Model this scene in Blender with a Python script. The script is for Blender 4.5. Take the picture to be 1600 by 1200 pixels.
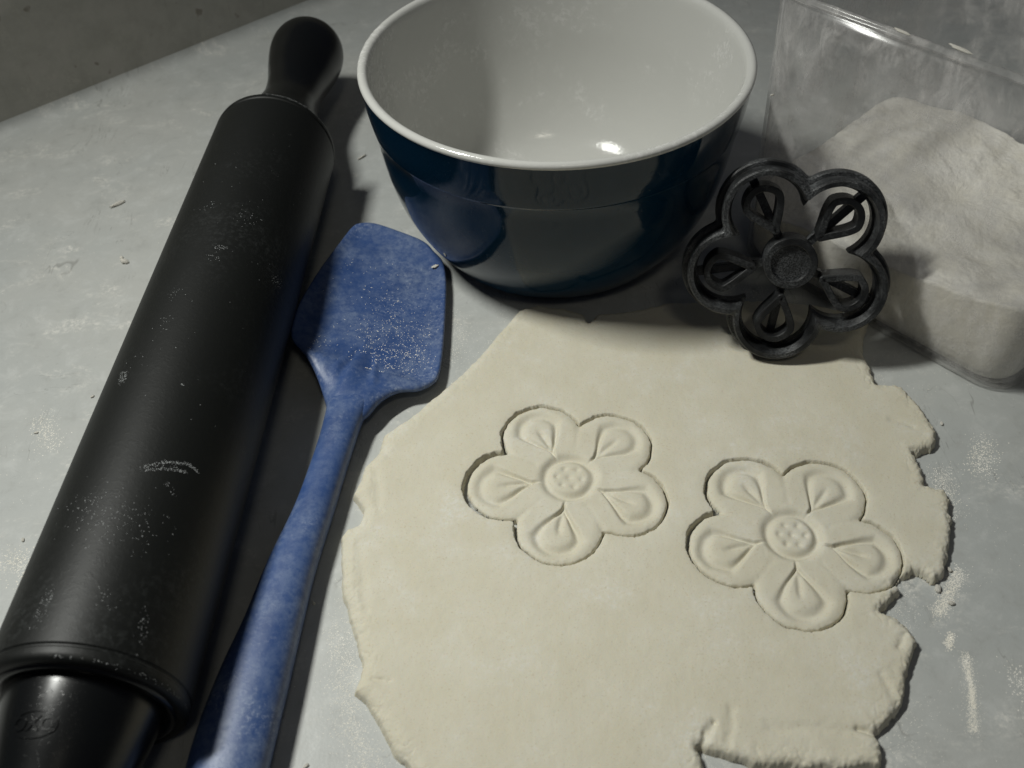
import bpy, bmesh, math, random
import numpy as np
from mathutils import Vector, Matrix

for o in list(bpy.data.objects): bpy.data.objects.remove(o)
S = bpy.context.scene
COL = S.collection
random.seed(4); RNG = np.random.default_rng(4)
MM = 0.001

# ------------------------------------------------------------------ camera
PITCH, ROLL = math.radians(46.3), math.radians(-2.6)
right = Vector((1, 0, 0)); up = Vector((0, math.sin(PITCH), math.cos(PITCH)))
fwd = Vector((0, math.cos(PITCH), -math.sin(PITCH)))
cx = right*math.cos(ROLL) + up*math.sin(ROLL)
cy = -right*math.sin(ROLL) + up*math.cos(ROLL)
cam = bpy.data.cameras.new('camera'); cam_o = bpy.data.objects.new('camera', cam); COL.objects.link(cam_o)
M = Matrix((cx, cy, -fwd)).transposed().to_4x4(); M.translation = Vector((0, 0, .31))
cam_o.matrix_world = M
cam.sensor_width = 36; cam.lens = 34.2; cam.clip_start = .01; cam.clip_end = 20
cam.dof.use_dof = True; cam.dof.focus_distance = .40; cam.dof.aperture_fstop = 15
S.camera = cam_o

# ------------------------------------------------------------------ light
w = bpy.data.worlds.new('World'); S.world = w; w.use_nodes = True
w.node_tree.nodes['Background'].inputs[0].default_value = (.56, .63, .88, 1)
w.node_tree.nodes['Background'].inputs[1].default_value = .038
def area(name, loc, target, sx, sy, power, color):
    l = bpy.data.lights.new(name, 'AREA'); l.shape = 'RECTANGLE'; l.size = sx; l.size_y = sy
    l.energy = power; l.color = color
    o = bpy.data.objects.new(name, l); COL.objects.link(o); o.location = loc
    o.rotation_euler = (Vector(target)-Vector(loc)).to_track_quat('-Z', 'Y').to_euler()
    return o
key = area('cabinet_lamp', (-.375, .355, .70), (0, .20, 0), .17, .04, 1.72, (.99, 1, .945)); key.data.spread = math.radians(98)
kz = (Vector((-.375, .355, .70))-Vector((0, .20, 0))).normalized()           # a strip lamp running along the wall
ky = kz.cross(Vector((.755, .656, 0))).normalized(); kx = ky.cross(kz)
key.rotation_euler = Matrix((kx, ky, kz)).transposed().to_euler()
area('ceiling_lamp', (.22, -.65, 1.75), (.05, .35, 0), .30, .20, 1.4, (1, .95, .80))
S.view_settings.view_transform = 'Standard'; S.view_settings.look = 'None'
S.view_settings.exposure = 0; S.view_settings.gamma = 1; S.view_settings.use_curve_mapping = False
S.render.engine = 'CYCLES'
S.render.resolution_x, S.render.resolution_y = 1024, 768
try:
    S.cycles.transparent_max_bounces = 16
except Exception: pass

# ------------------------------------------------------------------ helpers
def tag(o, label=None, cat=None, group=None, kind=None):
    for k, v in (('label', label), ('category', cat), ('group', group), ('kind', kind)):
        if v: o[k] = v
    return o
def link(name, me, mat=None, parent=None, smooth=True):
    o = bpy.data.objects.new(name, me); COL.objects.link(o)
    if mat: me.materials.append(mat)
    if smooth and len(me.polygons): me.polygons.foreach_set('use_smooth', [True]*len(me.polygons))
    if parent: o.parent = parent
    return o
def empty(name, loc=(0, 0, 0)):
    o = bpy.data.objects.new(name, None); COL.objects.link(o); o.location = loc; o.empty_display_size = .02
    return o
def mesh(name, v, f):
    me = bpy.data.meshes.new(name); me.from_pydata([tuple(map(float, p)) for p in v], [], [tuple(map(int, q)) for q in f]); me.update()
    return me
def loft(rings, closed_ring=True, cap0=False, cap1=False):
    """rings: list of (n,3) arrays"""
    n = len(rings[0]); v = np.concatenate(rings); f = []
    m = n if closed_ring else n-1
    for i in range(len(rings)-1):
        for j in range(m):
            a = i*n+j; b = i*n+(j+1) % n
            f.append((a, b, b+n, a+n))
    if cap0: f.append(tuple(range(n))[::-1])
    if cap1: f.append(tuple(range((len(rings)-1)*n, len(rings)*n)))
    return v, f
def lathe(profile, n=96):
    a = np.linspace(0, 2*np.pi, n, endpoint=False)
    return loft([np.c_[r*np.cos(a), r*np.sin(a), np.full(n, z)] for r, z in profile])
def smooth_profile(p, k=6):
    """Catmull-Rom through the profile points"""
    p = np.array(p, float); q = np.vstack([2*p[0]-p[1], p, 2*p[-1]-p[-2]]); out = []
    for i in range(1, len(q)-2):
        for t in np.linspace(0, 1, k, endpoint=False):
            out.append(.5*((2*q[i])+(-q[i-1]+q[i+1])*t+(2*q[i-1]-5*q[i]+4*q[i+1]-q[i+2])*t*t+(-q[i-1]+3*q[i]-3*q[i+1]+q[i+2])*t**3))
    out.append(p[-1]); return np.array(out)
def closed_spline(p, k=4):
    p = np.array(p, float); n = len(p); out = []
    for i in range(n):
        a, b, c, d = p[i-1], p[i], p[(i+1) % n], p[(i+2) % n]
        for t in np.linspace(0, 1, k, endpoint=False):
            out.append(.5*(2*b+(-a+c)*t+(2*a-5*b+4*c-d)*t*t+(-a+3*b-3*c+d)*t**3))
    return np.array(out)
_lat = np.random.default_rng(11).random((512, 512))
def vnoise(x, y):
    xi = np.floor(x).astype(int); yi = np.floor(y).astype(int); fx = x-xi; fy = y-yi
    fx = fx*fx*(3-2*fx); fy = fy*fy*(3-2*fy)
    g = lambda i, j: _lat[i % 512, j % 512]
    return ((g(xi, yi)*(1-fx)+g(xi+1, yi)*fx)*(1-fy)+(g(xi, yi+1)*(1-fx)+g(xi+1, yi+1)*fx)*fy)*2-1
def fbm(x, y, oct=4, g=.5):
    s = 0; a = 1
    for i in range(oct):
        s = s+a*vnoise(x*2**i+17.3*i, y*2**i+5.1*i); a *= g
    return s
def poly_sd(px, py, poly):
    """signed distance, negative inside"""
    poly = np.array(poly); d2 = np.full(px.shape, 1e18); ins = np.zeros(px.shape, bool)
    for i in range(len(poly)):
        a = poly[i-1]; b = poly[i]; e = b-a
        t = np.clip(((px-a[0])*e[0]+(py-a[1])*e[1])/max(e@e, 1e-9), 0, 1)
        d2 = np.minimum(d2, (px-a[0]-t*e[0])**2+(py-a[1]-t*e[1])**2)
        c = ((a[1] > py) != (b[1] > py))
        if abs(e[1]) > 1e-12:
            ins ^= c & (px < e[0]*(py-a[1])/e[1]+a[0])
    d = np.sqrt(d2); return np.where(ins, -d, d)
def grid_mesh(name, X, Y, Z, keep):
    """quads of a height field where the mask of cells is on; mm -> m"""
    ny, nx = X.shape; idx = np.arange(nx*ny).reshape(ny, nx)
    q = np.stack([idx[:-1, :-1], idx[:-1, 1:], idx[1:, 1:], idx[1:, :-1]], -1)[keep]
    used = np.unique(q); remap = np.full(nx*ny, -1); remap[used] = np.arange(len(used))
    v = np.stack([X.ravel()[used], Y.ravel()[used], Z.ravel()[used]], 1)*MM
    q = remap[q]
    me = bpy.data.meshes.new(name); me.vertices.add(len(v)); me.vertices.foreach_set('co', v.ravel())
    me.loops.add(q.size); me.loops.foreach_set('vertex_index', q.ravel())
    me.polygons.add(len(q)); me.polygons.foreach_set('loop_start', np.arange(0, q.size, 4)); me.polygons.foreach_set('loop_total', np.full(len(q), 4))
    me.update(calc_edges=True); me.validate(); return me

# ------------------------------------------------------------------ materials
class NT:
    def __init__(s, name):
        s.m = bpy.data.materials.new(name); s.m.use_nodes = True; s.t = s.m.node_tree
        s.b = s.t.nodes['Principled BSDF']; s.out = s.t.nodes['Material Output']
        s.tc = s.n('ShaderNodeTexCoord').outputs['Object']
    def n(s, typ, **kw):
        x = s.t.nodes.new(typ)
        for k, v in kw.items(): setattr(x, k, v)
        return x
    def l(s, a, b): s.t.links.new(a, b)
    def put(s, sock, v):
        if hasattr(v, 'links'): s.l(v, sock)
        elif isinstance(v, tuple) and len(v) == 3 and sock.type == 'RGBA': sock.default_value = (*v, 1)
        else: sock.default_value = v
    def mapping(s, scale=(1, 1, 1), rot=(0, 0, 0), loc=(0, 0, 0)):
        m = s.n('ShaderNodeMapping'); s.l(s.tc, m.inputs[0]); m.inputs['Scale'].default_value = scale
        m.inputs['Rotation'].default_value = rot; m.inputs['Location'].default_value = loc; return m.outputs[0]
    def noise(s, scale, detail=4, rough=.55, vec=None, dist=0):
        x = s.n('ShaderNodeTexNoise'); s.l(vec or s.tc, x.inputs['Vector']); x.inputs['Scale'].default_value = scale
        x.inputs['Detail'].default_value = detail; x.inputs['Roughness'].default_value = rough; x.inputs['Distortion'].default_value = dist
        return x.outputs[0]
    def ramp(s, v, a, b, lo=0., hi=1.):
        x = s.n('ShaderNodeMapRange'); x.interpolation_type = 'SMOOTHSTEP'; s.l(v, x.inputs[0])
        for i, q in enumerate((a, b, lo, hi)): x.inputs[i+1].default_value = q
        return x.outputs[0]
    def math(s, op, a, b=0.):
        x = s.n('ShaderNodeMath', operation=op); s.put(x.inputs[0], a); s.put(x.inputs[1], b); return x.outputs[0]
    def mix(s, f, a, b):
        x = s.n('ShaderNodeMix', data_type='RGBA'); s.put(x.inputs[0], f); s.put(x.inputs[6], a); s.put(x.inputs[7], b); return x.outputs[2]
    def bump(s, h, dist, strength=1.):
        x = s.n('ShaderNodeBump'); s.l(h, x.inputs['Height']); x.inputs['Distance'].default_value = dist; x.inputs['Strength'].default_value = strength
        s.l(x.outputs[0], s.b.inputs['Normal']); return x
    def set(s, **kw):
        names = dict(color='Base Color', rough='Roughness', spec='Specular IOR Level', coat='Coat Weight', sss='Subsurface Weight', coatr='Coat Roughness', sheen='Sheen Weight')
        for k, v in kw.items(): s.put(s.b.inputs[names[k]], v)
        return s.m

FLOUR = (.74, .72, .66)
def counter_material(name='laminate', warm=False):
    t = NT(name)
    big = t.noise(7, 5, .6); mid = t.noise(75, 7, .7, dist=.4); fine = t.noise(420, 3, .6)
    c = t.mix(t.ramp(big, .35, .68), (.42, .435, .42), (.455, .46, .435))
    c = t.mix(t.ramp(mid, .50, .70, 0, .55), c, (.54, .55, .53))
    c = t.mix(t.ramp(mid, .48, .30, 0, .50), c, (.35, .355, .335))
    c = t.mix(t.ramp(fine, .62, .78, 0, .30), c, (.25, .245, .225))
    # short dark hair veins
    for rot, sc, seed in ((.5, (60, 16, 1), 1.3), (2.1, (16, 46, 1), 4.7), (1.2, (150, 20, 1), 8.1)):
        mv = t.mapping(sc, (0, 0, rot), (seed, seed*2, 0))
        v = t.noise(1.0, 3, .6, mv, .9)
        line = t.math('SUBTRACT', 1., t.ramp(t.math('ABSOLUTE', t.math('SUBTRACT', v, .5)), .0, .010))
        gate = t.ramp(t.noise(24, 2, .5, t.mapping((1, 1, 1), (0, 0, 0), (seed, 0, 0))), .60, .68)
        c = t.mix(t.math('MULTIPLY', t.math('MULTIPLY', line, gate), .45), c, (.16, .155, .14))
    # dry flour wiped over the top
    f1 = t.ramp(t.noise(30, 9, .72, t.mapping((1, 1.6, 1), (0, 0, .6)), .5), .52, .72)
    f2 = t.ramp(t.noise(420, 4, .75), .40, .62)
    f = t.math('MULTIPLY', t.math('MULTIPLY', f1, f2), .75)
    c = t.mix(f, c, FLOUR)
    t.bump(t.noise(900, 3, .6), .00012, .5)
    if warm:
        c = t.mix(.6, c, t.mix(t.ramp(t.noise(55, 6, .65), .35, .65), (.28, .26, .205), (.36, .33, .275)))  # same laminate, with the wall's shade painted in as a darker brown mottle
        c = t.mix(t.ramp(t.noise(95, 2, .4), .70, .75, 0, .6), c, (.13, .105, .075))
    return t.set(color=c, rough=t.math('ADD', .42, t.math('MULTIPLY', f, .4)), spec=.35)
def dough_material():
    t = NT('raw_dough')
    c = t.mix(t.ramp(t.noise(60, 5, .6), .3, .7), (.58, .545, .43), (.61, .58, .475))
    c = t.mix(t.ramp(t.noise(1300, 2, .5), .60, .72, 0, .45), c, (.45, .38, .26))
    c = t.mix(t.math('MULTIPLY', t.ramp(t.noise(30, 8, .72), .50, .72, 0, .8), t.ramp(t.noise(600, 4, .7), .40, .65)), c, (.68, .67, .62))
    h = t.math('ADD', t.math('MULTIPLY', t.noise(1400, 3, .6), .5), t.math('MULTIPLY', t.noise(330, 4, .6), 1.))
    t.bump(h, .00026, .5)
    t.b.inputs['Subsurface Radius'].default_value = (.002, .0012, .0006)
    return t.set(color=c, rough=.72, spec=.25, sss=.12)
def flour_material():
    t = NT('flour')
    c = t.mix(t.ramp(t.noise(70, 5, .6), .35, .7), (.82, .785, .69), (.86, .835, .77))
    h = t.math('ADD', t.noise(1500, 4, .7), t.math('MULTIPLY', t.noise(380, 5, .65), 1.6))
    t.bump(h, .0004, .8)
    return t.set(color=c, rough=.95, spec=.1)
def dusty(name, base, dust_col, patch_scale, patch, grain_scale, grain, amount, rough, spec=.4, seed=0., coat=0., base2=None, streak=(1, 1, 1)):
    t = NT(name); mv = t.mapping(streak, (0, 0, 0), (seed, seed*1.7, seed*.4))
    p = t.ramp(t.noise(patch_scale, 5, .62, mv, .3), *patch)
    g = t.ramp(t.noise(grain_scale, 4, .72, mv), *grain)
    f = t.math('MULTIPLY', t.math('MULTIPLY', p, g), amount)
    b = base if base2 is None else t.mix(t.ramp(t.noise(45, 3, .5), .35, .65), base, base2)
    c = t.mix(f, b, dust_col)
    t.bump(g, .0001, .25)
    t.f = f; t.c = c
    t.set(color=c, rough=t.math('ADD', rough, t.math('MULTIPLY', f, .45)), spec=spec, coat=coat)
    return t

def thin_dust_material():
    t = NT('thin_dust'); return t.set(color=(.33, .34, .34), rough=.95, spec=.1)
M_DUST = thin_dust_material(); M_COUNTER = counter_material(); M_SPLASH = counter_material('stained_shaded_laminate', True); M_DOUGH = dough_material(); M_FLOUR = flour_material()
M_BARREL = dusty('black_silicone', (.0065, .0072, .0063), (.30, .32, .32), 16, (.48, .74), 500, (.44, .72), .07, .48, .30, 3.).m
M_HANDLE = dusty('black_rubber', (.004, .0045, .0045), (.35, .35, .33), 30, (.60, .80), 900, (.58, .72), .35, .27, .45, 1.).m
def spatula_material():
    t = dusty('blue_silicone', (.017, .050, .165), (.50, .55, .64), 30, (.42, .72), 650, (.48, .72), .55, .40, .4, 7., base2=(.022, .060, .19))
    haze = t.math('MULTIPLY', t.ramp(t.noise(34, 7, .68), .36, .68, .08, .40), t.ramp(t.noise(300, 6, .75), .36, .62, .30, 1.))
    c = t.mix(haze, t.c, (.29, .35, .45)); t.set(color=c); return t.m
M_SPAT = spatula_material()
M_BLUE = dusty('blue_glaze', (.003, .020, .042), (.45, .5, .55), 20, (.58, .74), 800, (.60, .74), .5, .08, .30, 2., coat=0.).m
def white_material():
    t = dusty('white_glaze', (.54, .54, .51), (.66, .655, .63), 26, (.48, .66), 300, (.42, .66), .8, .13, .5, 5.)
    return t.m
M_WHITE = white_material()
def cutter_material(name, amt):
    t = NT(name)
    geo = t.n('ShaderNodeNewGeometry').outputs['Pointiness']
    edge = t.ramp(geo, .50, .57)
    g = t.ramp(t.noise(1400, 4, .75), .40, .64); p = t.ramp(t.noise(55, 4, .6), .36, .66)
    f = t.math('MULTIPLY', t.math('ADD', t.math('MULTIPLY', p, amt), t.math('MULTIPLY', edge, .25)), g)
    c = t.mix(f, (.008, .0085, .009), (.46, .48, .49))
    wv = t.n('ShaderNodeTexWave'); wv.bands_direction = 'Z'; t.l(t.tc, wv.inputs[0]); wv.inputs['Scale'].default_value = 900; wv.inputs['Distortion'].default_value = .3
    t.bump(wv.outputs[1], .00014, .6)
    return t.set(color=c, rough=.36, spec=.5)
M_CUT = cutter_material('black_print_plastic', .34); M_STAMP = cutter_material('black_stamp_plastic', .20)
def clear_material():
    t = NT('clear_plastic'); t.t.nodes.remove(t.b)
    tr = t.n('ShaderNodeBsdfTransparent'); tr.inputs[0].default_value = (.985, .985, .985, 1)
    gl = t.n('ShaderNodeBsdfGlossy'); gl.inputs['Roughness'].default_value = .10
    df = t.n('ShaderNodeBsdfDiffuse'); df.inputs[0].default_value = (.74, .72, .70, 1)
    lw = t.n('ShaderNodeLayerWeight'); lw.inputs[0].default_value = .5
    fr_v = t.math('ADD', .012, t.math('MULTIPLY', t.math('POWER', lw.outputs['Facing'], 4.), .6))
    m1 = t.n('ShaderNodeMixShader'); t.l(fr_v, m1.inputs[0]); t.l(tr.outputs[0], m1.inputs[1]); t.l(gl.outputs[0], m1.inputs[2])
    p = t.ramp(t.noise(26, 5, .66, dist=1.2), .34, .64, .05, .34)
    g = t.ramp(t.noise(160, 5, .7, t.mapping((1, 1, .35)), 1.), .40, .75, .45, 1.3)
    d = t.math('MULTIPLY', p, g)
    m2 = t.n('ShaderNodeMixShader'); t.l(d, m2.inputs[0]); t.l(m1.outputs[0], m2.inputs[1]); t.l(df.outputs[0], m2.inputs[2])
    t.l(m2.outputs[0], t.out.inputs[0]); return t.m
M_CLEAR = clear_material()

# ------------------------------------------------------------------ counter and backsplash
WD = np.array((.755, .656)); WD /= np.linalg.norm(WD); WN = np.array((WD[1], -WD[0]))   # along the wall, into the room
W0 = np.array((-301., 523.)); RC = 9.
def wp(s, d): return W0+WD*s+WN*d
e0, e1 = -900, 1500
cove = [(RC*(1-math.sin(a)), RC*(1-math.cos(a))) for a in np.linspace(0, math.pi/2*.86, 10)]
def extrude_wall(prof):
    return loft([np.array([(*(wp(s, d)*MM), z*MM) for d, z in prof]) for s in (e0, e1)], True, True, True)
v, f = extrude_wall([(1500, 0)]+cove+[(-2, cove[-1][1]), (-2, -40), (1500, -40)])
o = link('countertop', mesh('countertop', v, f), M_COUNTER); m = o.modifiers.new('s', 'EDGE_SPLIT'); m.split_angle = math.radians(35)
tag(o, 'pale grey speckled laminate countertop dusted with flour', 'countertop', kind='structure')
zc = cove[-1][1]
v, f = extrude_wall([(.2, zc+.05), (0, 60), (0, 118), (-1.5, 121), (-5, 122), (-22, 122), (-22, zc+.05)])
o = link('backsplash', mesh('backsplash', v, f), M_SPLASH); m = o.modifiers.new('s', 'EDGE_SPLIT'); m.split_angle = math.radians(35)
tag(o, 'stained grey laminate backsplash with shade painted into its colour, rising behind the counter', 'backsplash', kind='structure')

# ------------------------------------------------------------------ dough sheet with two cookies cut in it
DOUGH = [(-36.6,285.2),(-27.9,294.2),(-19.5,304.7),(-10.8,317.2),(-3.2,329.4),(4.6,341.3),(13.8,344.2),(25.6,340.7),(34.9,336.5),(37.0,329.8),(40.2,335.3),(49.2,336.0),(61.3,337.4),(73.8,341.1),(85.9,341.1),(101.0,341.5),(121.6,339.6),(141.6,335.5),(160.4,328.0),(164.2,322.6),(159.5,312.3),(156.1,302.2),(156.6,292.2),(156.8,283.3),(162.1,282.6),(166.7,281.6),(169.1,276.2),(171.5,266.9),(172.6,254.5),(171.2,248.7),(167.3,246.3),(160.8,244.3),(161.6,236.7),(159.1,228.9),(165.7,226.3),(167.0,220.7),(164.1,210.3),(158.3,195.8),(152.9,187.3),(148.4,185.7),(145.3,188.8),(142.2,189.2),(136.0,185.8),(136.2,182.6),(131.9,179.2),(126.6,175.1),(131.3,172.0),(134.5,167.4),(135.6,162.4),(131.3,155.0),(127.8,148.7),(123.9,141.0),(119.1,135.1),(112.0,130.5),(112.7,127.5),(112.4,124.4),(110.1,120.1),(98.4,119.8),(86.1,121.0),(70.9,122.3),(59.6,126.7),(54.7,128.6),(55.2,124.4),(55.2,115.0),(40.3,105.2),(9.0,101.0),(-17.7,107.7),(-34.7,119.1),(-39.0,127.3),(-43.9,131.9),(-49.4,142.6),(-53.9,149.9),(-58.2,153.3),(-55.9,163.0),(-58.6,172.2),(-62.1,181.9),(-65.4,190.7),(-68.5,216.9),(-66.3,220.4),(-62.0,222.2),(-60.5,228.5),(-63.4,233.7),(-65.4,236.6),(-62.5,245.4),(-61.9,251.0),(-56.6,257.8),(-54.8,267.4),(-44.0,276.8)]
PET = [math.radians(-90+72*i) for i in range(5)]      # a plain five-petal flower
PD, PR = 24.2, 16.6
def smin(a, b, k):
    h = np.clip(.5+.5*(b-a)/k, 0, 1); return b+(a-b)*h-k*h*(1-h)
def flower_sd(x, y):
    d = np.hypot(x, y)-17
    for a in PET: d = smin(d, np.hypot(x-PD*math.cos(a), y-PD*math.sin(a))-PR, 1.6)
    return d
def imprint(x, y):
    """depth of the pressed lines, mm"""
    r = np.hypot(x, y); h = np.zeros_like(x)
    g = lambda d, w: np.exp(-(d/w)**2)
    h += 1.9*g(r-9.5, 1.9)                                  # ring round the centre
    h += .5*g(r, 5.5)-.0
    for i in range(7):                                      # dots in the centre
        q = i*2*math.pi/6
        dx, dy = (0, 0) if i == 6 else (4.8*math.cos(q), 4.8*math.sin(q))
        h += .7*g(np.hypot(x-dx, y-dy), 1.15)
    for a in PET:                                           # a teardrop in each petal
        u = x*math.cos(a)+y*math.sin(a); v = -x*math.sin(a)+y*math.cos(a)
        wid = np.clip((u-13)/16, .12, 1)
        e = np.hypot((u-25)/10.5, v/(8.6*wid))-1
        h += 1.5*g(e*8, 1.8)
        h += .9*g(v, 1.2)*np.clip((u-15)/3, 0, 1)*np.clip((29-u)/4, 0, 1)
    return h
COOK = [(21.0, 239.5, math.radians(-13), 1.0), (102.5, 208.0, math.radians(-6), .985)]
def local(X, Y, k):
    x0, y0, a, s = k; dx, dy = (X-x0)/s, (Y-y0)/s
    return dx*math.cos(a)+dy*math.sin(a), -dx*math.sin(a)+dy*math.cos(a)
STEP = .34
X, Y = np.meshgrid(np.arange(-74, 178, STEP), np.arange(95, 350, STEP))
# warp the coordinates a little so that the torn edge is ragged
amp = .30+.50*np.clip((X-60)/80, 0, 1)*np.clip((300-Y)/60, 0, 1)
jx = fbm(X*.16, Y*.16, 5, .52)*amp; jy = fbm(X*.16+40, Y*.16+9, 5, .52)*amp
fine_j = .20*np.clip((X-40)/80, 0, 1)+.10; jx = jx+fine_j*fbm(X*.75, Y*.75, 3, .6); jy = jy+fine_j*fbm(X*.75+31, Y*.75, 3, .6)
sd = poly_sd(X+jx, Y+jy, DOUGH)
T = 5.2+.25*fbm(X*.02, Y*.02, 3)+.10*fbm(X*.09, Y*.09, 3)
ri = np.clip(-sd, 0, None)
edge = np.clip(ri/(3.6+2.6*np.clip((20-X)/60, 0, 1)), 0, 1); prof_e = np.sqrt(np.clip(1-(1-edge)**2, 0, 1))
Z = T*(.30*np.clip(ri/1.0, 0, 1)+.70*prof_e)-.5
crag = np.clip(1-ri/9, 0, 1)                                # cracked rim
Z += crag*(.20*fbm(X*.35, Y*.35, 4, .6)-.28*np.clip(1-np.abs(fbm(X*.13+7, Y*.13, 3))*7, 0, 1))*np.clip(ri/1.2, 0, 1)
def seg(x0, y0, x1, y1):
    ex, ey = x1-x0, y1-y0; t = np.clip(((X-x0)*ex+(Y-y0)*ey)/(ex*ex+ey*ey), 0, 1)
    return np.hypot(X-x0-t*ex+.6*fbm(X*.3, Y*.3, 2), Y-y0-t*ey+.6*fbm(X*.3+5, Y*.3, 2))
for (a, b, c_, d, dep, wd) in [(60,136,54,128,1.5,1.1),(67,140,64,130,.5,1.6),(78,134,108,131.5,.5,2.0),(106,132,113,130,1.3,1.2),(-57,250,-54,228,.4,2.0),(-61,212,-56,184,.35,2.2),
                               (128,160,131,165,.7,1.2),(119,150,121,140,.4,1.4),(163,258,156,262,.5,1.4),(-51,157,-46,156,.5,.9)]:
    Z -= dep*np.exp(-(seg(a, b, c_, d)/wd)**2)
Z += .02*fbm(X*.7, Y*.7, 3)+.05*fbm((X*.8+Y*.25)*.10, (Y*.8-X*.25)*.012, 3)-.22*np.clip(vnoise(X*.33+60, Y*.33)*vnoise(X*.31, Y*.31+20)-.50, 0, 1)
Z += np.clip(1-ri/4, 0, 1)*np.clip((X-40)/60, 0, 1)*.18*fbm(X*.9, Y*.9, 3, .6)*np.clip(ri/.8, 0, 1)
cook_sd = []
for k in COOK:
    x, y = local(X, Y, k); s_ = flower_sd(x, y)+.30*fbm(X*.25, Y*.25, 4, .6); cook_sd.append(s_)
sheet = Z.copy()
for i, s_ in enumerate(cook_sd):
    o_ = np.clip(s_, -3, None)
    sheet -= .75*np.exp(-np.clip(o_, 0, None)/1.7)          # rolled-in lip
    lx, ly = local(X, Y, COOK[i]); th = np.arctan2(ly, lx)
    gap = .50+(1.2, .7)[i]*np.clip(np.cos(th-math.radians((200, 165)[i])), 0, 1)**4+.18*fbm(X*.2+3, Y*.2, 2)
    sheet = np.where(s_ < gap, np.minimum(sheet, -.2+np.clip((s_-gap+.45)/.45, 0, 1)*4.0), sheet)
incook = np.zeros_like(X, bool)
for s_ in cook_sd: incook |= s_ < -.35
inside = sd < .3
cell = lambda m: m[:-1, :-1] & m[1:, :-1] & m[:-1, 1:] & m[1:, 1:]
me = grid_mesh('dough_sheet', X, Y, sheet, cell(inside) & cell(~incook))
tag(link('dough_sheet', me, M_DOUGH), 'flat rolled-out cream dough sheet with torn ragged edges', 'dough')
labels = ['flower cookie pressed into the dough closer to the blue bowl and spatula', 'flower cookie pressed into the dough beside its torn notched edge']
for i, k in enumerate(COOK):
    s_ = cook_sd[i]; x, y = local(X, Y, k); ins_ = np.clip(-s_, 0, None)
    h = Z-imprint(x+.35*fbm(X*.12, Y*.12, 2), y+.35*fbm(X*.12+8, Y*.12, 2))*(1.02+.28*fbm(X*.05+i*3, Y*.05, 2))
    ed = np.clip((ins_+.1)/4.2, 0, 1)
    h = h-1.9*(1-np.sqrt(np.clip(1-(1-ed)**2, 0, 1)))-.25
    tilt = (.012, -.004)[i]*x
    h = h+tilt-.12
    h = np.where(ins_ < .42, np.minimum(h, -.2+np.clip(ins_/.42, 0, 1)*3.4), h)
    h = np.maximum(h, -.2)
    me = grid_mesh('cut_cookie', X, Y, h, cell(s_ < .02))
    tag(link('cut_cookie', me, M_DOUGH), labels[i], 'cookie', 'cookies cut in the dough')

# ------------------------------------------------------------------ rolling pin
A0, A1 = Vector((-135, 138, 31))*MM, Vector((-118, 447, 31))*MM
pin = empty('rolling_pin', (A0+A1)/2-Vector((0, 0, .031)))
tag(pin, 'black rolling pin with bulbous handles lying beside the blue spatula', 'rolling pin')
AX = (A1-A0).normalized(); LEN = (A1-A0).length
FR = Matrix((AX.cross(Vector((0, 0, 1))).normalized(), Vector((0, 0, 1)), AX)).transposed()   # local x right, y up, z along axis
def place_pin(o, base, flip=False):
    m3 = FR @ Matrix.Diagonal((1, 1, -1)) if flip else FR
    m = FR.to_4x4(); m.translation = base-pin.location; 
    if flip: m = m @ Matrix.Rotation(math.pi, 4, 'Y')
    o.parent = pin; o.matrix_local = m
R = 31.
bp = [(12, .6), (R-4.2, .6), (R-3.0, 0), (R-1.1, .25), (R-.2, 1.2), (R, 2.6), (R, 4.0), (R-.45, 4.5), (R-.45, 5.1), (R, 5.6)]
L_ = LEN/MM
bp = bp+[(R, L_*q) for q in (.25, .5, .75)]+[(r, L_-z) for r, z in bp[::-1]]
v, f = lathe([(r*MM, z*MM) for r, z in bp], 128)
o = link('barrel', mesh('barrel', v, f), M_BARREL); place_pin(o, A0)
m = o.modifiers.new('s', 'EDGE_SPLIT'); m.split_angle = math.radians(40)
# end discs with a recess ring
ep = [(27.6, .55), (27.2, -.4), (25.4, -.6), (24.8, .2), (12, .5)]
hp = smooth_profile([(23.6, .3), (23.3, -3), (22.3, -9), (20.3, -18), (17.2, -30), (15.2, -43), (16.0, -60), (19.2, -78), (21.2, -93), (20.6, -103), (17.0, -111), (10.5, -115.6), (4.5, -117), (.05, -117.2)], 6)
HRAD = lambda z: float(np.interp(-z, -hp[:, 1], hp[:, 0]))
vh, fh = lathe([(r*MM, z*MM) for r, z in hp], 80)
ve, fe = lathe([(r*MM, z*MM) for r, z in ep], 96)
for i in range(2):
    e = link('end_disc', mesh('end_disc', ve, fe), M_HANDLE); h = link('handle', mesh('handle', vh, fh), M_HANDLE)
    for q in (e, h): place_pin(q, A0 if i == 0 else A1, flip=(i == 1))
    if i == 0: near_handle = h
# raised maker's letters in an oval on the handle
fc = bpy.data.curves.new('lettering', 'FONT'); fc.body = 'OXO'; fc.size = 5.4; fc.align_x = 'CENTER'; fc.align_y = 'CENTER'; fc.extrude = .35; fc.resolution_u = 6; fc.offset = .10
tmp = bpy.data.objects.new('lettering', fc); COL.objects.link(tmp); bpy.context.view_layer.update()
tm = bpy.data.meshes.new_from_object(tmp.evaluated_get(bpy.context.evaluated_depsgraph_get())); bpy.data.objects.remove(tmp)
bm = bmesh.new(); bm.from_mesh(tm); bmesh.ops.subdivide_edges(bm, edges=bm.edges[:], cuts=1)
n0 = 72; a = np.linspace(0, 2*np.pi, n0, endpoint=False)
rg = [np.c_[rx*np.cos(a), ry*np.sin(a), np.full(n0, z)] for rx, ry, z in ((6.9, 3.9, -.3), (6.9, 3.9, .3), (6.3, 3.35, .3), (6.3, 3.35, -.3))]
vo, fo = loft(rg)
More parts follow.
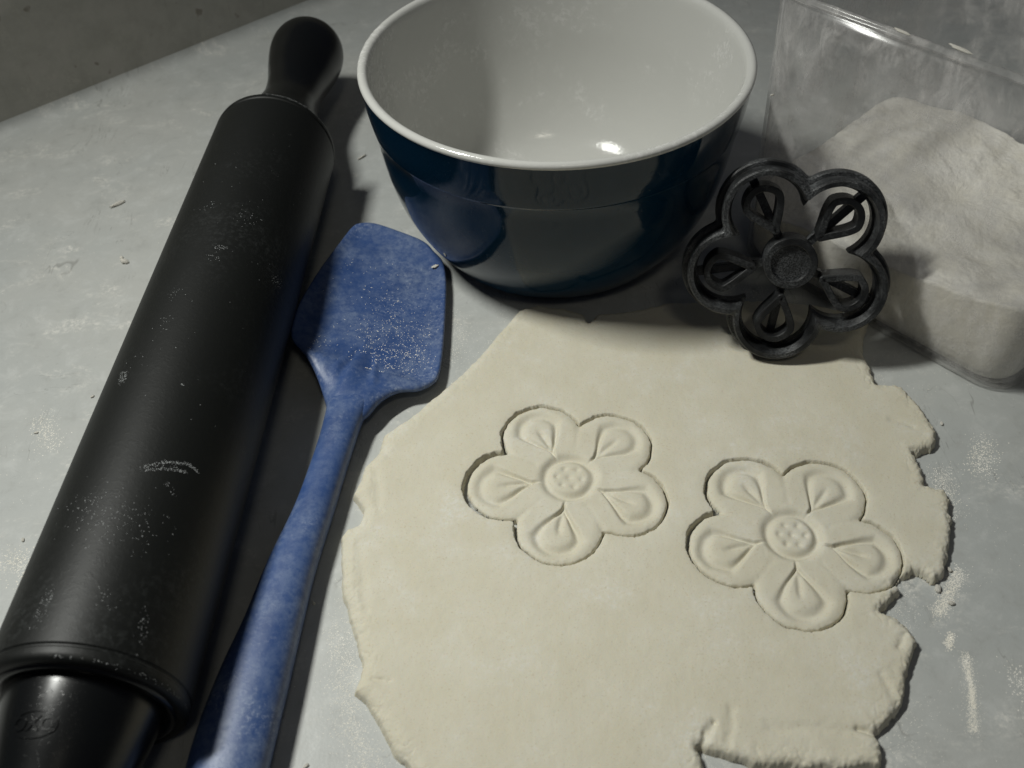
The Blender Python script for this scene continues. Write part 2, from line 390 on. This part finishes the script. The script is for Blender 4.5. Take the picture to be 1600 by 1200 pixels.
bv = [bm.verts.new(p) for p in vo]
for q in fo: bm.faces.new([bv[i] for i in q])
Z_L, PHI = -14.5, math.radians(96)
for vtx in bm.verts:
    x, y, z = vtx.co; zz = Z_L+y; r = HRAD(zz)+.18+z*.5; ph = PHI-x/HRAD(Z_L)
    vtx.co = Vector((r*math.cos(ph), r*math.sin(ph), zz))*MM
bm.to_mesh(tm); bm.free()
lo = link('lettering', tm, M_HANDLE, near_handle, smooth=False)

# ------------------------------------------------------------------ spatula
sp = empty('spatula', (-.075, .25, 0)); tag(sp, 'blue silicone scoop spatula dusted with flour, lying beside the black rolling pin', 'spatula')
BL = [(-97.1,326.2),(-96.1,334.2),(-92.8,348.3),(-87.7,366.0),(-81.2,384.4),(-76.7,396.5),(-72.9,400.7),(-65.6,401.5),(-53.9,397.0),(-41.3,390.5),(-35.4,382.5),(-31.2,375.4),(-29.5,362.4),(-29.3,348.3),(-29.6,332.2),(-30.2,314.3),(-30.9,304.4),(-31.6,298.8),(-33.4,293.6),(-39.8,288.0),(-48.6,286.0),(-56.2,280.0),(-61.9,271.7),(-71.3,266.8),(-76.6,268.6),(-78.6,278.7),(-83.5,293.1),(-89.5,304.4),(-95.4,312.3),(-97.4,319.7)]
bl = closed_spline(BL, 5); ctr = np.array((-61.5, 333.))
ra, rb = np.array((-89.5, 304.4)), np.array((-39.8, 289.0))      # the ridge between scoop and neck
rd = (rb-ra)/np.linalg.norm(rb-ra); rn = np.array((-rd[1], rd[0]))   # towards the tip
fr = [1, .997, .985, .965, .93, .88, .80, .68, .52, .34, .16]
def blade_z(p, q):
    t = (p-ra)@rn                       # distance past the ridge
    e = 1-q                             # 0 at the edge
    dish = np.clip(e/.55, 0, 1); dish = dish*dish*(3-2*dish)
    s = np.clip(t/6, 0, 1); s = s*s*(3-2*s)
    nb = np.clip(-t/20, 0, 1); nb = nb*nb*(3-2*nb)
    zt = (18.4-11*(p[:, 0]+97)/67)*(1-nb)+10.4*nb-2.2*dish*s-1.7*s*np.clip(e/.14, 0, 1)
    neck = np.clip(-t/10, 0, 1); neck = neck*neck*(3-2*neck)
    zt = zt+neck*(1.2+2.9*nb)*np.clip(e/.3, 0, 1)**.6+1.3*np.exp(-(t/2.0)**2)*np.clip(e/.1, 0, 1)
    return zt
top = []; bot = []
for q in fr:
    pts = ctr+(bl-ctr)*q
    zt = blade_z(pts, q)
    rnd = {1: 1.7, .997: 1.0, .985: .35, .965: .08}.get(q, 0)
    top.append(np.c_[pts, zt-rnd]*MM)
    zb = np.maximum(zt-3.4-1.0*np.clip((1-q)/.5, 0, 1), .4); bot.append(np.c_[pts, zb+rnd]*MM)
v, f = loft(bot[::-1]+top, True, True, True)
o = link('blade', mesh('blade', v, f), M_SPAT); o.parent = sp; o.matrix_parent_inverse = Matrix.Translation(-sp.location)
HS = [(-63.5,301,16,.8,8.0),(-65.5,294,24,2.4,9.2),(-68.3,284,20,4.2,9.4),(-70.6,273,16.2,5.4,9.0),(-72.6,261,14.8,5.8,8.2),(-75.0,248,14.6,6.2,7.2),(-78.8,225.6,15.2,6.6,7.2),(-84.1,200.5,18.0,7.2,7.6),(-87.6,176.8,20.6,7.8,8.1),(-90.6,159,23.6,8.2,8.4),(-93.2,141,25.4,8.4,8.6),(-94.9,124,25.6,8.4,8.6),(-96.0,108,24.5,8.0,8.4),(-96.7,100,21.5,7.0,8.4),(-97.1,95,15,5.0,8.4),(-97.3,92.8,7,2.5,8.4)]
hs = smooth_profile(HS, 5); n0 = 40; a = np.linspace(0, 2*np.pi, n0, endpoint=False)
rings = []
for i, (x, y, wd, th, zc) in enumerate(hs):
    d = hs[min(i+1, len(hs)-1), :2]-hs[max(i-1, 0), :2]; d /= np.linalg.norm(d); nrm = np.array((-d[1], d[0]))
    ca, sa = np.cos(a), np.sin(a); ex = .82
    cu = np.sign(ca)*np.abs(ca)**ex*wd/2; cz = np.sign(sa)*np.abs(sa)**ex*th
    rings.append(np.c_[x+nrm[0]*cu, y+nrm[1]*cu, np.maximum(zc+cz, .05)]*MM)
v, f = loft(rings, True, True, True)
o = link('handle', mesh('spatula_handle', v, f), M_SPAT); o.parent = sp; o.matrix_parent_inverse = Matrix.Translation(-sp.location)

# ------------------------------------------------------------------ mixing bowl
bowl = empty('mixing_bowl', (.0261, .4075, 0)); tag(bowl, 'glossy dark blue mixing bowl with white inside', 'bowl')
outp = smooth_profile([(40, 2.2), (43.5, .6), (49, .1), (55.5, .8), (60.6, 4.0), (65.2, 10), (71.2, 19.5), (77.6, 33.5), (81.8, 50), (84.1, 66)], 6)
outp = np.vstack([[(.05, 2.6), (25, 2.6)], outp, [(85.0, 72.6), (85.25, 73.1), (85.6, 73.4), (85.8, 74.2), (87.1, 82), (87.9, 90), (88.6, 94.4)]])
v, f = lathe(outp*MM, 160); o = link('outer_wall', mesh('outer_wall', v, f), M_BLUE, bowl)
inp = np.array([(88.6, 94.4), (88.9, 94.9), (88.9, 95.6), (88.5, 96.4), (87.3, 97.0), (85.9, 96.8), (84.9, 96.0), (84.3, 94.6), (83.9, 92)])
inn = smooth_profile([(83.9, 92), (82.9, 82), (81.4, 70), (78.6, 52), (74.2, 36), (67.6, 22.5), (58.5, 12.5), (46, 7.4), (30, 5.6), (14, 5.1), (.05, 5)], 6)
v, f = lathe(np.vstack([inp, inn[1:]])*MM, 160); o = link('inner_wall', mesh('inner_wall', v, f), M_WHITE, bowl)

# ------------------------------------------------------------------ clear bin and its flour
BN = np.array((.755, .656)); BN /= np.linalg.norm(BN); BT = np.array((BN[1], -BN[0]))
def bxy(n_, t_): return BN*n_+BT*t_
BC = (400., -141.)                                           # centre of the bin in wall-aligned axes
def rrect(hn, ht, r, k=10):
    out = []
    for cxx, cyy, a0 in ((hn-r, ht-r, 0), (-hn+r, ht-r, 90), (-hn+r, -ht+r, 180), (hn-r, -ht+r, 270)):
        for q in np.linspace(0, 90, k):
            an = math.radians(a0+q); out.append((cxx+r*math.cos(an), cyy+r*math.sin(an)))
    return np.array(out)
def bring(off, z, r=16.):
    p = rrect(65+off, 72+off, r+min(off, 6)); q = np.array([bxy(BC[0]+x, BC[1]+y) for x, y in p])
    return np.c_[q, np.full(len(q), z)]*MM
root = empty('storage_bin', (*(bxy(*BC)*MM), 0)); tag(root, 'clear square plastic bin smeared with flour', 'bin')
inv = Matrix.Translation(-root.location)
rs = [bring(-5, .2, 12), bring(-2.2, .3), bring(-.6, 1.2), bring(0, 3.2), bring(.8, 30), bring(1.9, 70), bring(3.2, 110), bring(4.0, 134),
      bring(2.4, 134), bring(1.6, 110), bring(.3, 70), bring(-.8, 30), bring(-1.6, 4.4), bring(-2.4, 2.9), bring(-5, 2.3, 12)]
v, f = loft(rs, True, True, True); o = link('wall', mesh('bin_wall', v, f), M_CLEAR); o.parent = root; o.matrix_parent_inverse = inv
rs = [bring(4.05, 134.2), bring(4.9, 134.5), bring(5.1, 135.2), bring(5.0, 136.6), bring(4.4, 137.3), bring(3.2, 137.3), bring(2.4, 136.6), bring(2.35, 134.2)]
v, f = loft(rs+[rs[0]]); o = link('rim', mesh('bin_rim', v, f), M_CLEAR); o.parent = root; o.matrix_parent_inverse = inv
# flour
op = rrect(62.6, 69.6, 14, 12); cl = np.vstack([op, op[:1]]); dl = np.r_[0, np.cumsum(np.hypot(*np.diff(cl, axis=0).T))]
us = np.linspace(0, dl[-1], 420, endpoint=False); op = np.c_[np.interp(us, dl, cl[:, 0]), np.interp(us, dl, cl[:, 1])]
def flour_h(N_, T_):
    h = 37+1.5*np.clip(T_/60, -1, 1)-6.0*np.clip((-35-N_)/25, 0, 1)*np.clip((10-T_)/60, 0, 1)+6*np.clip((-30-N_)/30, 0, 1)*np.clip((T_-20)/40, 0, 1)
    h = h+1.8*fbm(N_*.035+3, T_*.035, 3)+.6*fbm(N_*.12, T_*.12, 3)+.30*np.abs(fbm(N_*.45, T_*.45, 4, .6))+2.5*np.exp(-((N_-35)**2+(T_+35)**2)/700)
    return h
def flour_ring(q, z=None):
    n_, t_ = op[:, 0]*q, op[:, 1]*q; hh = flour_h(n_, t_) if z is None else np.full(len(op), z)
    g = 1+.8*hh/30/66
    return np.c_[BN[0]*(BC[0]+n_*g)+BT[0]*(BC[1]+t_*g), BN[1]*(BC[0]+n_*g)+BT[1]*(BC[1]+t_*g), hh]*MM
hr = flour_ring(1.0); side = []
for w_ in (0., .12, .3, .5, .7, .85, .95):
    r0 = flour_ring(.972 if w_ == 0 else .988+.012*min(w_*4, 1), 3.2); k_ = r0.copy(); k_[:, 2] = .0032+(hr[:, 2]-.0032)*w_
    g = 1+.8*(k_[:, 2]-.0032)/.030/66; c0 = np.array(bxy(*BC))*MM; k_[:, :2] = (r0[:, :2]-c0)*g[:, None]+c0; side.append(k_)
top = [flour_ring(q) for q in np.r_[1.0, .994, np.linspace(.985, .02, 80)]]
vs, fs = loft(side+top, True, True, True)
tag(link('flour', mesh('flour', vs, fs), M_FLOUR), 'heap of loose white flour filling the bottom of the clear bin', 'flour')

# ------------------------------------------------------------------ cookie cutter
NC = 240
ang = np.linspace(0, 2*np.pi, NC, endpoint=False)
def contour(off):
    lo_, hi_ = np.full(NC, 5.), np.full(NC, 60.)
    for _ in range(40):
        mid = (lo_+hi_)/2; g = flower_sd(mid*np.cos(ang), mid*np.sin(ang)) < off
        lo_ = np.where(g, mid, lo_); hi_ = np.where(g, hi_, mid)
    return np.c_[lo_*np.cos(ang), lo_*np.sin(ang)]
cut = empty('cookie_cutter'); tag(cut, 'black plastic flower cookie cutter leaning on the clear bin', 'cookie cutter')
Rv = Vector((.985, -.17, 0)).normalized(); lean = math.radians(22)
bk = Vector((.17, .985, 0)).normalized()
Uv = bk*math.sin(lean)+Vector((0, 0, 1))*math.cos(lean); Nv = Rv.cross(Uv)
roll = math.radians(-6); R2 = Rv*math.cos(roll)+Uv*math.sin(roll); U2 = -Rv*math.sin(roll)+Uv*math.cos(roll)
m = Matrix((R2, U2, Nv)).transposed().to_4x4(); m.translation = Vector((118.5, 311.5, 47.5))*MM; cut.matrix_world = m
def ring_part(name, prof):
    rings = [np.c_[contour(o_), np.full(NC, z)]*MM for o_, z in prof]
    v, f = loft(rings+[rings[0]]); o = link(name, mesh(name, v, f), M_CUT, cut)
    md = o.modifiers.new('s', 'EDGE_SPLIT'); md.split_angle = math.radians(38); return o
ring_part('blade', [(-.5, 0), (1.3, 0), (2.0, -.7), (2.1, -7.8), (-1.4, -7.8), (-1.2, -4)])
ring_part('flange', [(-2.2, -7.9), (3.6, -7.9), (4.2, -8.6), (4.2, -12.2), (3.6, -13), (-2.2, -13)])
def tube_loop(name, pts, wd, z0, z1):
    p = np.array(pts, float); d = np.roll(p, -1, 0)-np.roll(p, 1, 0); d /= np.linalg.norm(d, axis=1)[:, None]; nn = np.c_[d[:, 1], -d[:, 0]]
    q = [(-wd/2, z1), (-wd/2, z0-.3), (-wd/2+.3, z0), (wd/2-.3, z0), (wd/2, z0-.3), (wd/2, z1)]
    rings = [np.c_[p+nn*a_, np.full(len(p), z)]*MM for a_, z in q]
    v, f = loft(rings+[rings[0]]); o = link(name, mesh(name, v, f), M_STAMP, cut)
    md = o.modifiers.new('s', 'EDGE_SPLIT'); md.split_angle = math.radians(38)
tt = np.linspace(0, 2*np.pi, 64, endpoint=False)
tube_loop('centre_ring', np.c_[9.5*np.cos(tt), 9.5*np.sin(tt)], 3.2, -2.8, -12.8)
for a in PET:
    pts = []
    for q in tt:
        u = 25+9.6*math.cos(q); wid = min(max((u-13)/16, .12), 1); v_ = 8.0*wid*math.sin(q)
        pts.append((u*math.cos(a)-v_*math.sin(a), u*math.sin(a)+v_*math.cos(a)))
    tube_loop('petal_loop', pts, 2.9, -3.4, -12.7)
def slab(name, x0, x1, y0, y1, z0, z1, rot):
    bm = bmesh.new(); bmesh.ops.create_cube(bm, size=1)
    for v_ in bm.verts:
        x, y, z = v_.co; p = Vector(((x0+x1)/2+x*(x1-x0), (y0+y1)/2+y*(y1-y0), (z0+z1)/2+z*(z1-z0)))
        v_.co = (Matrix.Rotation(rot, 3, 'Z') @ p)*MM
    bmesh.ops.bevel(bm, geom=bm.edges[:], offset=.3*MM, segments=2, affect='EDGES')
    me = bpy.data.meshes.new(name); bm.to_mesh(me); bm.free(); return link(name, me, M_STAMP, cut, smooth=False)
for i, a in enumerate(PET): slab('spoke', 8.6, 40.2, -1.6-.05*i, 1.6+.05*i, -9.0+.03*i, -12.6+.02*i, a)
v, f = lathe([(.05, -4.4*MM), (8.4*MM, -4.4*MM), (8.7*MM, -4.8*MM), (8.7*MM, -12.4*MM), (.05, -12.4*MM)], 48)
v = np.array(v); v[:48, :2] *= .0; v[-48:, :2] *= .0
o = link('centre_pad', mesh('centre_pad', v, f), M_STAMP, cut); md = o.modifiers.new('s', 'EDGE_SPLIT'); md.split_angle = math.radians(38)

# ------------------------------------------------------------------ loose flour and crumbs
def bumpy(seed, sc=(1, 1, 1), sub=2):
    bm = bmesh.new(); bmesh.ops.create_icosphere(bm, subdivisions=sub, radius=1)
    r = np.random.default_rng(seed)
    k = r.normal(size=(6, 3)); ph = r.random(6)*6
    for v_ in bm.verts:
        p = np.array(v_.co); s_ = 1+.16*sum(math.sin(3*p@k[i]+ph[i]) for i in range(4))
        v_.co = Vector((p[0]*sc[0]*s_, p[1]*sc[1]*s_, p[2]*sc[2]*s_))
    me = bpy.data.meshes.new('crumb'); bm.to_mesh(me); bm.free(); me.materials.append(M_FLOUR)
    me.polygons.foreach_set('use_smooth', [True]*len(me.polygons)); return me
CR = [bumpy(i, ((1, .6, .45), (1, .85, .6), (1.7, .4, .35))[i % 3]) for i in range(3)]
spots = [(-194.6,394.4,1,2.0),(-197,398,0,1.3),(-210.1,445,2,2.2),(-240,330,0,.8),(-186,300,1,.8),(-205,280,0,.9),(-193,224,0,.9),(-80,480,2,1.6),(-82,620,0,1.5),
         (150,184,0,1.6),(153,178,1,1.1),(157,192,0,1.2),(-72,130,0,.9),(-76,190,1,.7),(178,262,0,1.0)]
for i, (x, y, k, s) in enumerate(spots):
    o = bpy.data.objects.new('crumb', CR[k]); COL.objects.link(o); o.location = (x*MM, y*MM, s*.40*MM); o.scale = (s*MM,)*3; o.rotation_euler = (0, 0, i*1.9)
    if i == 0: lab = 'largest pale crumb on the counter between rolling pin and backsplash'
    elif i == 2: lab = 'long thin pale flake on the counter between rolling pin and backsplash'
    elif x < -150: lab = 'tiny pale crumb on the counter between rolling pin and backsplash'
    elif x > 120: lab = 'tiny pale crumb on the counter beside the torn dough edge'
    elif y > 400: lab = 'small flour flake on the counter between rolling pin handle and bowl'
    else: lab = 'tiny pale crumb between the spatula and the dough'
    tag(o, lab, 'crumb', 'crumbs scattered on the counter')
for (x, y, z, sc, lab) in [(148.3, 334.0, 137.4, (3.2, 1.1, .7), 'thin flour smudge on the bin rim opposite the bowl'), (164.3, 319.3, 137.5, (4.2, 1.3, .9), 'thick white flour clump on the bin rim'),
                           (113.5, 362.5, 97.2, (.9, .7, .7), 'single crumb stuck on the white bowl rim'), (-35.0, 371.0, 7.4, (1.7, 1.2, .6), 'white flour clump at the corner of the spatula blade')]:
    o = bpy.data.objects.new('flour_clump', CR[1]); COL.objects.link(o); o.location = (x*MM, y*MM, z*MM); o.scale = tuple(q*MM for q in sc)
    o.rotation_euler = (0, 0, math.atan2(BT[1], BT[0]) if z > 130 else .8); tag(o, lab, 'flour', 'flour clumps on things')
# grains of flour lying on the counter: uncountable
pts = []
def add_grains(xy, s0, s1):
    for p in xy: pts.append((p[0], p[1], RNG.uniform(s0, s1)))
poly = np.array(DOUGH)
def streak(p, wd, n, s=(.10, .32)):
    p = np.array(p, float)
    for _ in range(n):
        i = RNG.integers(len(p)-1); t = RNG.random(); q = p[i]*(1-t)+p[i+1]*t+RNG.normal(0, wd, 2); add_grains([q], *s)
streak([(170,237),(166,226),(163,215)], 3.0, 1100, (.06, .24))
streak([(161,192),(156,185),(151,179),(147,174)], 1.5, 1500, (.06, .26))
streak([(151,158),(149.8,152)], .9, 420, (.06, .22)); streak([(149.8,152),(148.6,145),(147,140)], .55, 800, (.06, .24)); streak([(147,140),(145.4,135),(144,131)], .9, 420, (.06, .22)); streak([(151,158),(149,146),(144,131)], 1.8, 500, (.05, .16))
streak([(149,166),(146,161)], .8, 250)
streak([(193,252),(188,243),(184,236)], 3.0, 600)
streak([(165,150),(170,140),(166,128)], 3.0, 600)
streak([(-66,180),(-62,160),(-58,140),(-50,125)], 3.2, 1500, (.08, .24))
streak([(-196,215),(-186,213),(-180,200)], 3.5, 700)
streak([(-205,290),(-196,270)], 3.0, 350)
streak([(-30,350),(-22,330),(-30,310)], 2.6, 500, (.08, .22))
streak([(110,350),(130,345),(95,352)], 4., 500, (.08, .22))
ol = np.array(DOUGH); nb_ = np.roll(ol, -1, 0)
for _ in range(9000):                                          # thickest round the dough
    i = RNG.integers(len(ol)); q = ol[i]+(nb_[i]-ol[i])*RNG.random()+RNG.normal(0, 7, 2)
    if fbm(np.array([q[0]*.06+9]), np.array([q[1]*.06]), 3)[0] > .0: add_grains([q], .05, .19)
for _ in range(9000):                                          # all over, in patches
    q = (RNG.uniform(-300, 260), RNG.uniform(105, 560))
    if fbm(np.array([q[0]*.035]), np.array([q[1]*.035]), 3)[0] > .12: add_grains([q], .06, .22)
tet = np.array([(1, 0, 0), (0, 1, 0), (-1, 0, 0), (0, -1, 0), (0, 0, 1.)]); tf = np.array([(0, 1, 4), (1, 2, 4), (2, 3, 4), (3, 0, 4)])
pts = np.array(pts); sdp = poly_sd(pts[:, 0], pts[:, 1], DOUGH); pts = pts[sdp > .5]
n = len(pts); rot = RNG.random(n)*6.28
V = np.empty((n, 5, 3))
for j in range(5):
    sx_ = tet[j, 0]*RNG.uniform(.6, 1.3, n); sy_ = tet[j, 1]*RNG.uniform(.6, 1.3, n)
    V[:, j, 0] = pts[:, 0]+pts[:, 2]*(sx_*np.cos(rot)-sy_*np.sin(rot)); V[:, j, 1] = pts[:, 1]+pts[:, 2]*(sx_*np.sin(rot)+sy_*np.cos(rot)); V[:, j, 2] = .01+pts[:, 2]*.8*tet[j, 2]
FF = (tf[None]+5*np.arange(n)[:, None, None]).reshape(-1, 3)
o = link('flour_dust', mesh('flour_dust', V.reshape(-1, 3)*MM, FF), M_FLOUR)
tag(o, 'fine white flour grains scattered over the grey counter', 'flour', kind='stuff')

# flour specks stuck to the barrel and to the scoop
def specks(name, P, Nrm, size, parent, mat):
    n = len(P); P = np.array(P); Nrm = np.array(Nrm); Nrm /= np.linalg.norm(Nrm, axis=1)[:, None]
    t1 = np.cross(Nrm, RNG.normal(size=(n, 3))); t1 /= np.linalg.norm(t1, axis=1)[:, None]; t2 = np.cross(Nrm, t1)
    V = np.empty((n, 5, 3))
    for j in range(5):
        V[:, j] = P+size[:, None]*(t1*tet[j, 0]*RNG.uniform(.6, 1.4, (n, 1))+t2*tet[j, 1]*RNG.uniform(.6, 1.4, (n, 1))+Nrm*(tet[j, 2]*.5-.04))
    o = link(name, mesh(name, V.reshape(-1, 3)*MM, (tf[None]+5*np.arange(n)[:, None, None]).reshape(-1, 3)), mat, parent); o['kind'] = 'stuff'; return o
SP = []
def bar(s0, a0, s1, a1, n, ws, wa):
    for _ in range(n):
        q = RNG.random(); SP.append((s0+(s1-s0)*q+RNG.normal(0, ws), a0+(a1-a0)*q+RNG.normal(0, wa)))
bar(69.7, 77, 73.5, 64, 60, .35, .8); bar(73.5, 66, 76, 50, 110, .35, .8); bar(76, 50, 74.5, 43.5, 60, .35, .6); bar(68.5, 75, 71.5, 62, 60, .3, .8); bar(71.5, 62, 72.6, 51, 70, .35, .8)
for s0, a0, n, ws, wa in [(113.3,114.5,70,1.4,1.7),(116,118,20,1,1.2),(186.3,78,45,.9,3),(179.5,80,25,1.2,3),(215,97,18,2,4),(182.6,28,45,1.6,3),(109,70.5,12,.4,.6),(65.8,59.3,18,.6,1),(63,55,8,1,1.5),(50,88,120,5,14),(47,66,60,5,9),(54,100,40,4,7),
                          (21,103,35,2,2),(15,104,30,3,2),(18,48,25,2.5,1.4),(11,46,20,2.5,1),(20.6,71,18,2,4),(158,98.6,20,2,3),(140,97,20,2,3),(209,67,30,3,6),(125,100,14,6,9),(150,60,20,30,16),(230,80,30,25,24)]:
    bar(s0, a0, s0, a0, n, ws, wa)
for _ in range(420): SP.append((LEN/MM-1.2+RNG.normal(0, .5), RNG.choice([RNG.uniform(20, 150), RNG.normal(62, 16)])))
for _ in range(60): SP.append((1.0+RNG.normal(0, .4), RNG.uniform(-5, 90)))
SP = np.array(SP); an = np.radians(SP[:, 1]); sz = RNG.uniform(.05, .19, len(SP))
rad = np.where(SP[:, 0] > L_-1.2, R-.8, R)
specks('flour_specks', np.c_[rad*np.cos(an), rad*np.sin(an), SP[:, 0]], np.c_[np.cos(an), np.sin(an), 0*an], sz, pin.children[0], M_DUST)
ba = np.arctan2(bl[:, 1]-ctr[1], bl[:, 0]-ctr[0]); br = np.hypot(*(bl-ctr).T); od = np.argsort(ba)
P_ = []
for x0, y0, n, wd in [(-69.7,292,90,4),(-56,311,160,6),(-39,307,90,4.5),(-85,312,40,4),(-70.4,284,60,3),(-52,340,70,8),(-66,304,110,6),(-45,322,110,6),(-48,300,70,5),(-35,330,30,4),(-70,360,50,12),(-58,325,160,9),(-60,300,120,4),(-46,312,120,4)]:
    for _ in range(n): P_.append((x0+RNG.normal(0, wd), y0+RNG.normal(0, wd*.8)))
P_ = np.array(P_); aa = np.arctan2(P_[:, 1]-ctr[1], P_[:, 0]-ctr[0]); qq = np.hypot(*(P_-ctr).T)/np.interp(aa, ba[od], br[od], period=2*np.pi)
P_, qq = P_[qq < .93], qq[qq < .93]; P_t = (P_-ra)@rn; P_, qq = P_[P_t > 2.5], qq[P_t > 2.5]
zz_ = np.array([blade_z(p[None], q)[0] for p, q in zip(P_, qq)])
blade_o = [c for c in sp.children if c.name.startswith('blade')][0]
specks('flour_specks', np.c_[P_, zz_+.05], np.tile((0, 0, 1.), (len(P_), 1)), RNG.uniform(.07, .26, len(P_)), blade_o, M_FLOUR)
